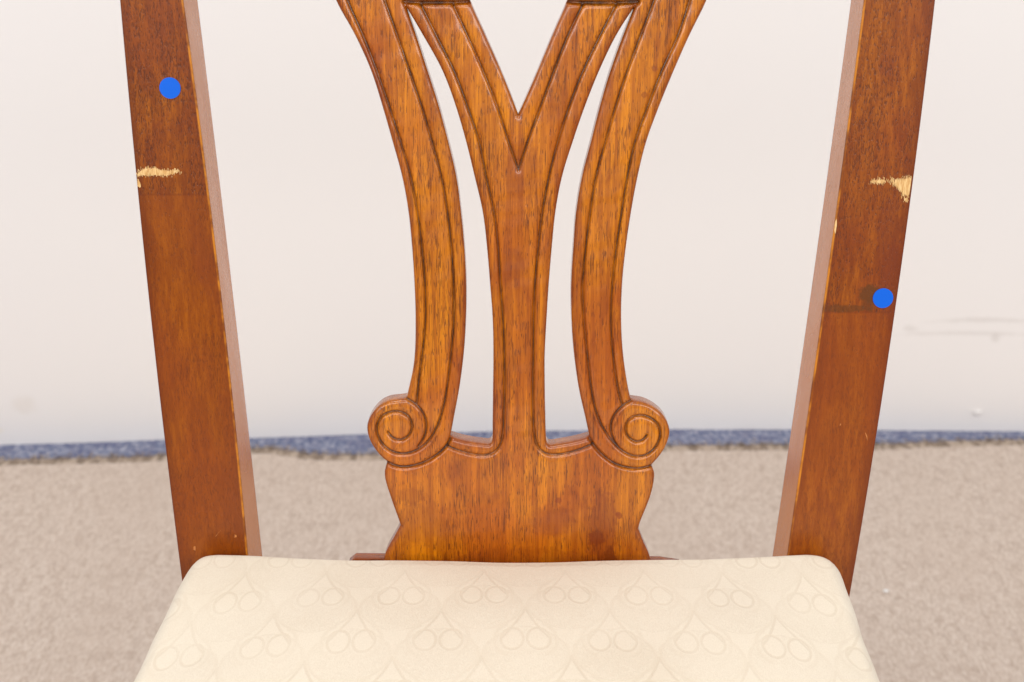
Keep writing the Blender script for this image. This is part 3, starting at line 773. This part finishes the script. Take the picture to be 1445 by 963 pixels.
def lattice(ox, oy):
    def cell(v, o, p): 
        q = N.math('ADD', N.math('DIVIDE', v, p), o + 0.5)
        return N.math('MULTIPLY', N.math('SUBTRACT', N.math('SUBTRACT', q, N.math('FLOOR', q)), 0.5), p)
    ax = N.math('ABSOLUTE', cell(x_, ox, PW)); y = cell(y_, oy, PH)
    cx, r, ky = 0.0070, 0.0060, 0.60
    yk = N.math('MULTIPLY', y, ky); dx = N.math('SUBTRACT', ax, cx)
    rad = N.math('SQRT', N.math('ADD', N.math('MULTIPLY', dx, dx), N.math('MULTIPLY', yk, yk)))
    dc = N.math('ABSOLUTE', N.math('SUBTRACT', rad, r))
    # drop line: from the apex above, swinging out to the outside of the curl
    a = PH * 0.34; s = N.math('DIVIDE', N.math('SUBTRACT', a, y), a, clamp=True)
    xl = N.math('MULTIPLY', N.math('POWER', s, 1.35), cx + r)
    g = N.math('MULTIPLY', N.math('GREATER_THAN', y, 0.0), N.math('LESS_THAN', y, a))
    dl = N.math('ADD', N.math('MULTIPLY', N.math('ABSOLUTE', N.math('SUBTRACT', ax, xl)), 0.85), N.math('SUBTRACT', 1.0, g))
    # outer leaf: ogee frame bulging round the curls and closing below
    t = N.math('DIVIDE', N.math('ADD', y, PH * 0.40), PH * 0.52, clamp=True)
    xo = N.math('MULTIPLY', N.math('POWER', N.math('SINE', N.math('MULTIPLY', t, math.pi)), 0.55), PW * 0.47)
    g2 = N.math('MULTIPLY', N.math('GREATER_THAN', y, -PH * 0.40), N.math('LESS_THAN', y, PH * 0.12))
    do = N.math('ADD', N.math('MULTIPLY', N.math('ABSOLUTE', N.math('SUBTRACT', ax, xo)), 0.8), N.math('SUBTRACT', 1.0, g2))
    fill = N.math('MULTIPLY', N.math('LESS_THAN', ax, xo), g2)
    notc = N.math('GREATER_THAN', rad, r + 0.0015)
    dq = N.math('ABSOLUTE', N.math('SUBTRACT', rad, r * 1.55)); dq = N.math('ADD', dq, N.math('LESS_THAN', ax, cx * 1.35))
    return N.math('MINIMUM', dc, dl), N.math('MINIMUM', do, dq), N.math('MULTIPLY', fill, notc)
A = lattice(0, 0); B = lattice(0.5, 0.5)
line = N.ramp(N.math('MINIMUM', A[0], B[0]), 0.0003, 0.0011, 1.0, 0.0)
line2 = N.ramp(N.math('MINIMUM', A[1], B[1]), 0.0003, 0.0016, 0.6, 0.0)
fill = N.math('MAXIMUM', A[2], B[2])
fe = N.noise(N.coord(scale=(560, 260, 300)), 1, 2, 0.6, 2.0)
feather = N.math('MULTIPLY', fill, N.ramp(fe, 0.40, 0.60, 0.0, 0.48))
pat = N.math('MAXIMUM', N.math('MAXIMUM', line, line2), feather)
wear = N.ramp(N.noise(tc, 18, 3), 0.35, 0.65, 0.55, 1.0)
pat = N.math('MULTIPLY', pat, wear)
weave = N.noise(N.coord(scale=(2600, 900, 900)), 1, 2, 0.6)
cb = N.mix(N.ramp(weave, 0.3, 0.7), srgb(235, 224, 204), srgb(243, 233, 214))
cb = N.mix(N.math('MULTIPLY', N.ramp(N.noise(tc, 9, 3), 0.45, 0.7), 0.35), cb, srgb(226, 211, 187))
col = N.mix(N.math('MULTIPLY', pat, 0.36), cb, srgb(212, 196, 172))
N.put(N.b.inputs['Base Color'], col); N.b.inputs['Roughness'].default_value = 0.62; N.b.inputs['Specular IOR Level'].default_value = 0.25
N.b.inputs['Sheen Weight'].default_value = 0.1
N.bump(N.math('ADD', N.math('MULTIPLY', pat, -0.5), N.math('MULTIPLY', weave, 0.5)), 0.45, 0.0006)
seat = link('seat_cushion', me, N.m, chair)

# seat frame and front legs (under the cushion)
def bar(name, p, q, w, h, mat, parent, r=0.002):
    p = np.array(p, float); q = np.array(q, float); d = (q - p) / np.linalg.norm(q - p); up = np.array([0, 0, 1.0])
    if abs(d[2]) > 0.9: up = np.array([0, 1.0, 0])
    sx = np.cross(d, up); sx /= np.linalg.norm(sx); up = np.cross(sx, d)
    sec = rounded_rect_section([(-w / 2, -h / 2), (w / 2, -h / 2), (w / 2, h / 2), (-w / 2, h / 2)], [r] * 4, 3)
    V, F = loft([[c + sx * s[0] + up * s[1] for s in sec] for c in (p, q)])
    me = mesh_from(name, [v - p for v in V], F, True); fix_normals(me); o = link(name, me, mat, parent, p); weighted(o); return o
zr = ZS - 0.055 - 0.033
bli = bl + np.array([0.03, -0.012]); bri = br + np.array([-0.03, -0.012]); fli = fl + np.array([0.03, 0.03]); fri = frp + np.array([-0.03, 0.03])
bar('seat_rail', (*bli, zr), (*bri, zr), 0.022, 0.06, rail_wood, chair)
bar('seat_rail', (*fli, zr), (*fri, zr), 0.022, 0.06, rail_wood, chair)
bar('seat_rail', (*bli, zr), (*fli, zr), 0.022, 0.062, rail_wood, chair)
bar('seat_rail', (*bri, zr), (*fri, zr), 0.022, 0.062, rail_wood, chair)
for p in (fli, fri): bar('front_leg', (*p, RZ), (*p, zr + 0.034), 0.045, 0.045, postL_mat, chair, 0.003)
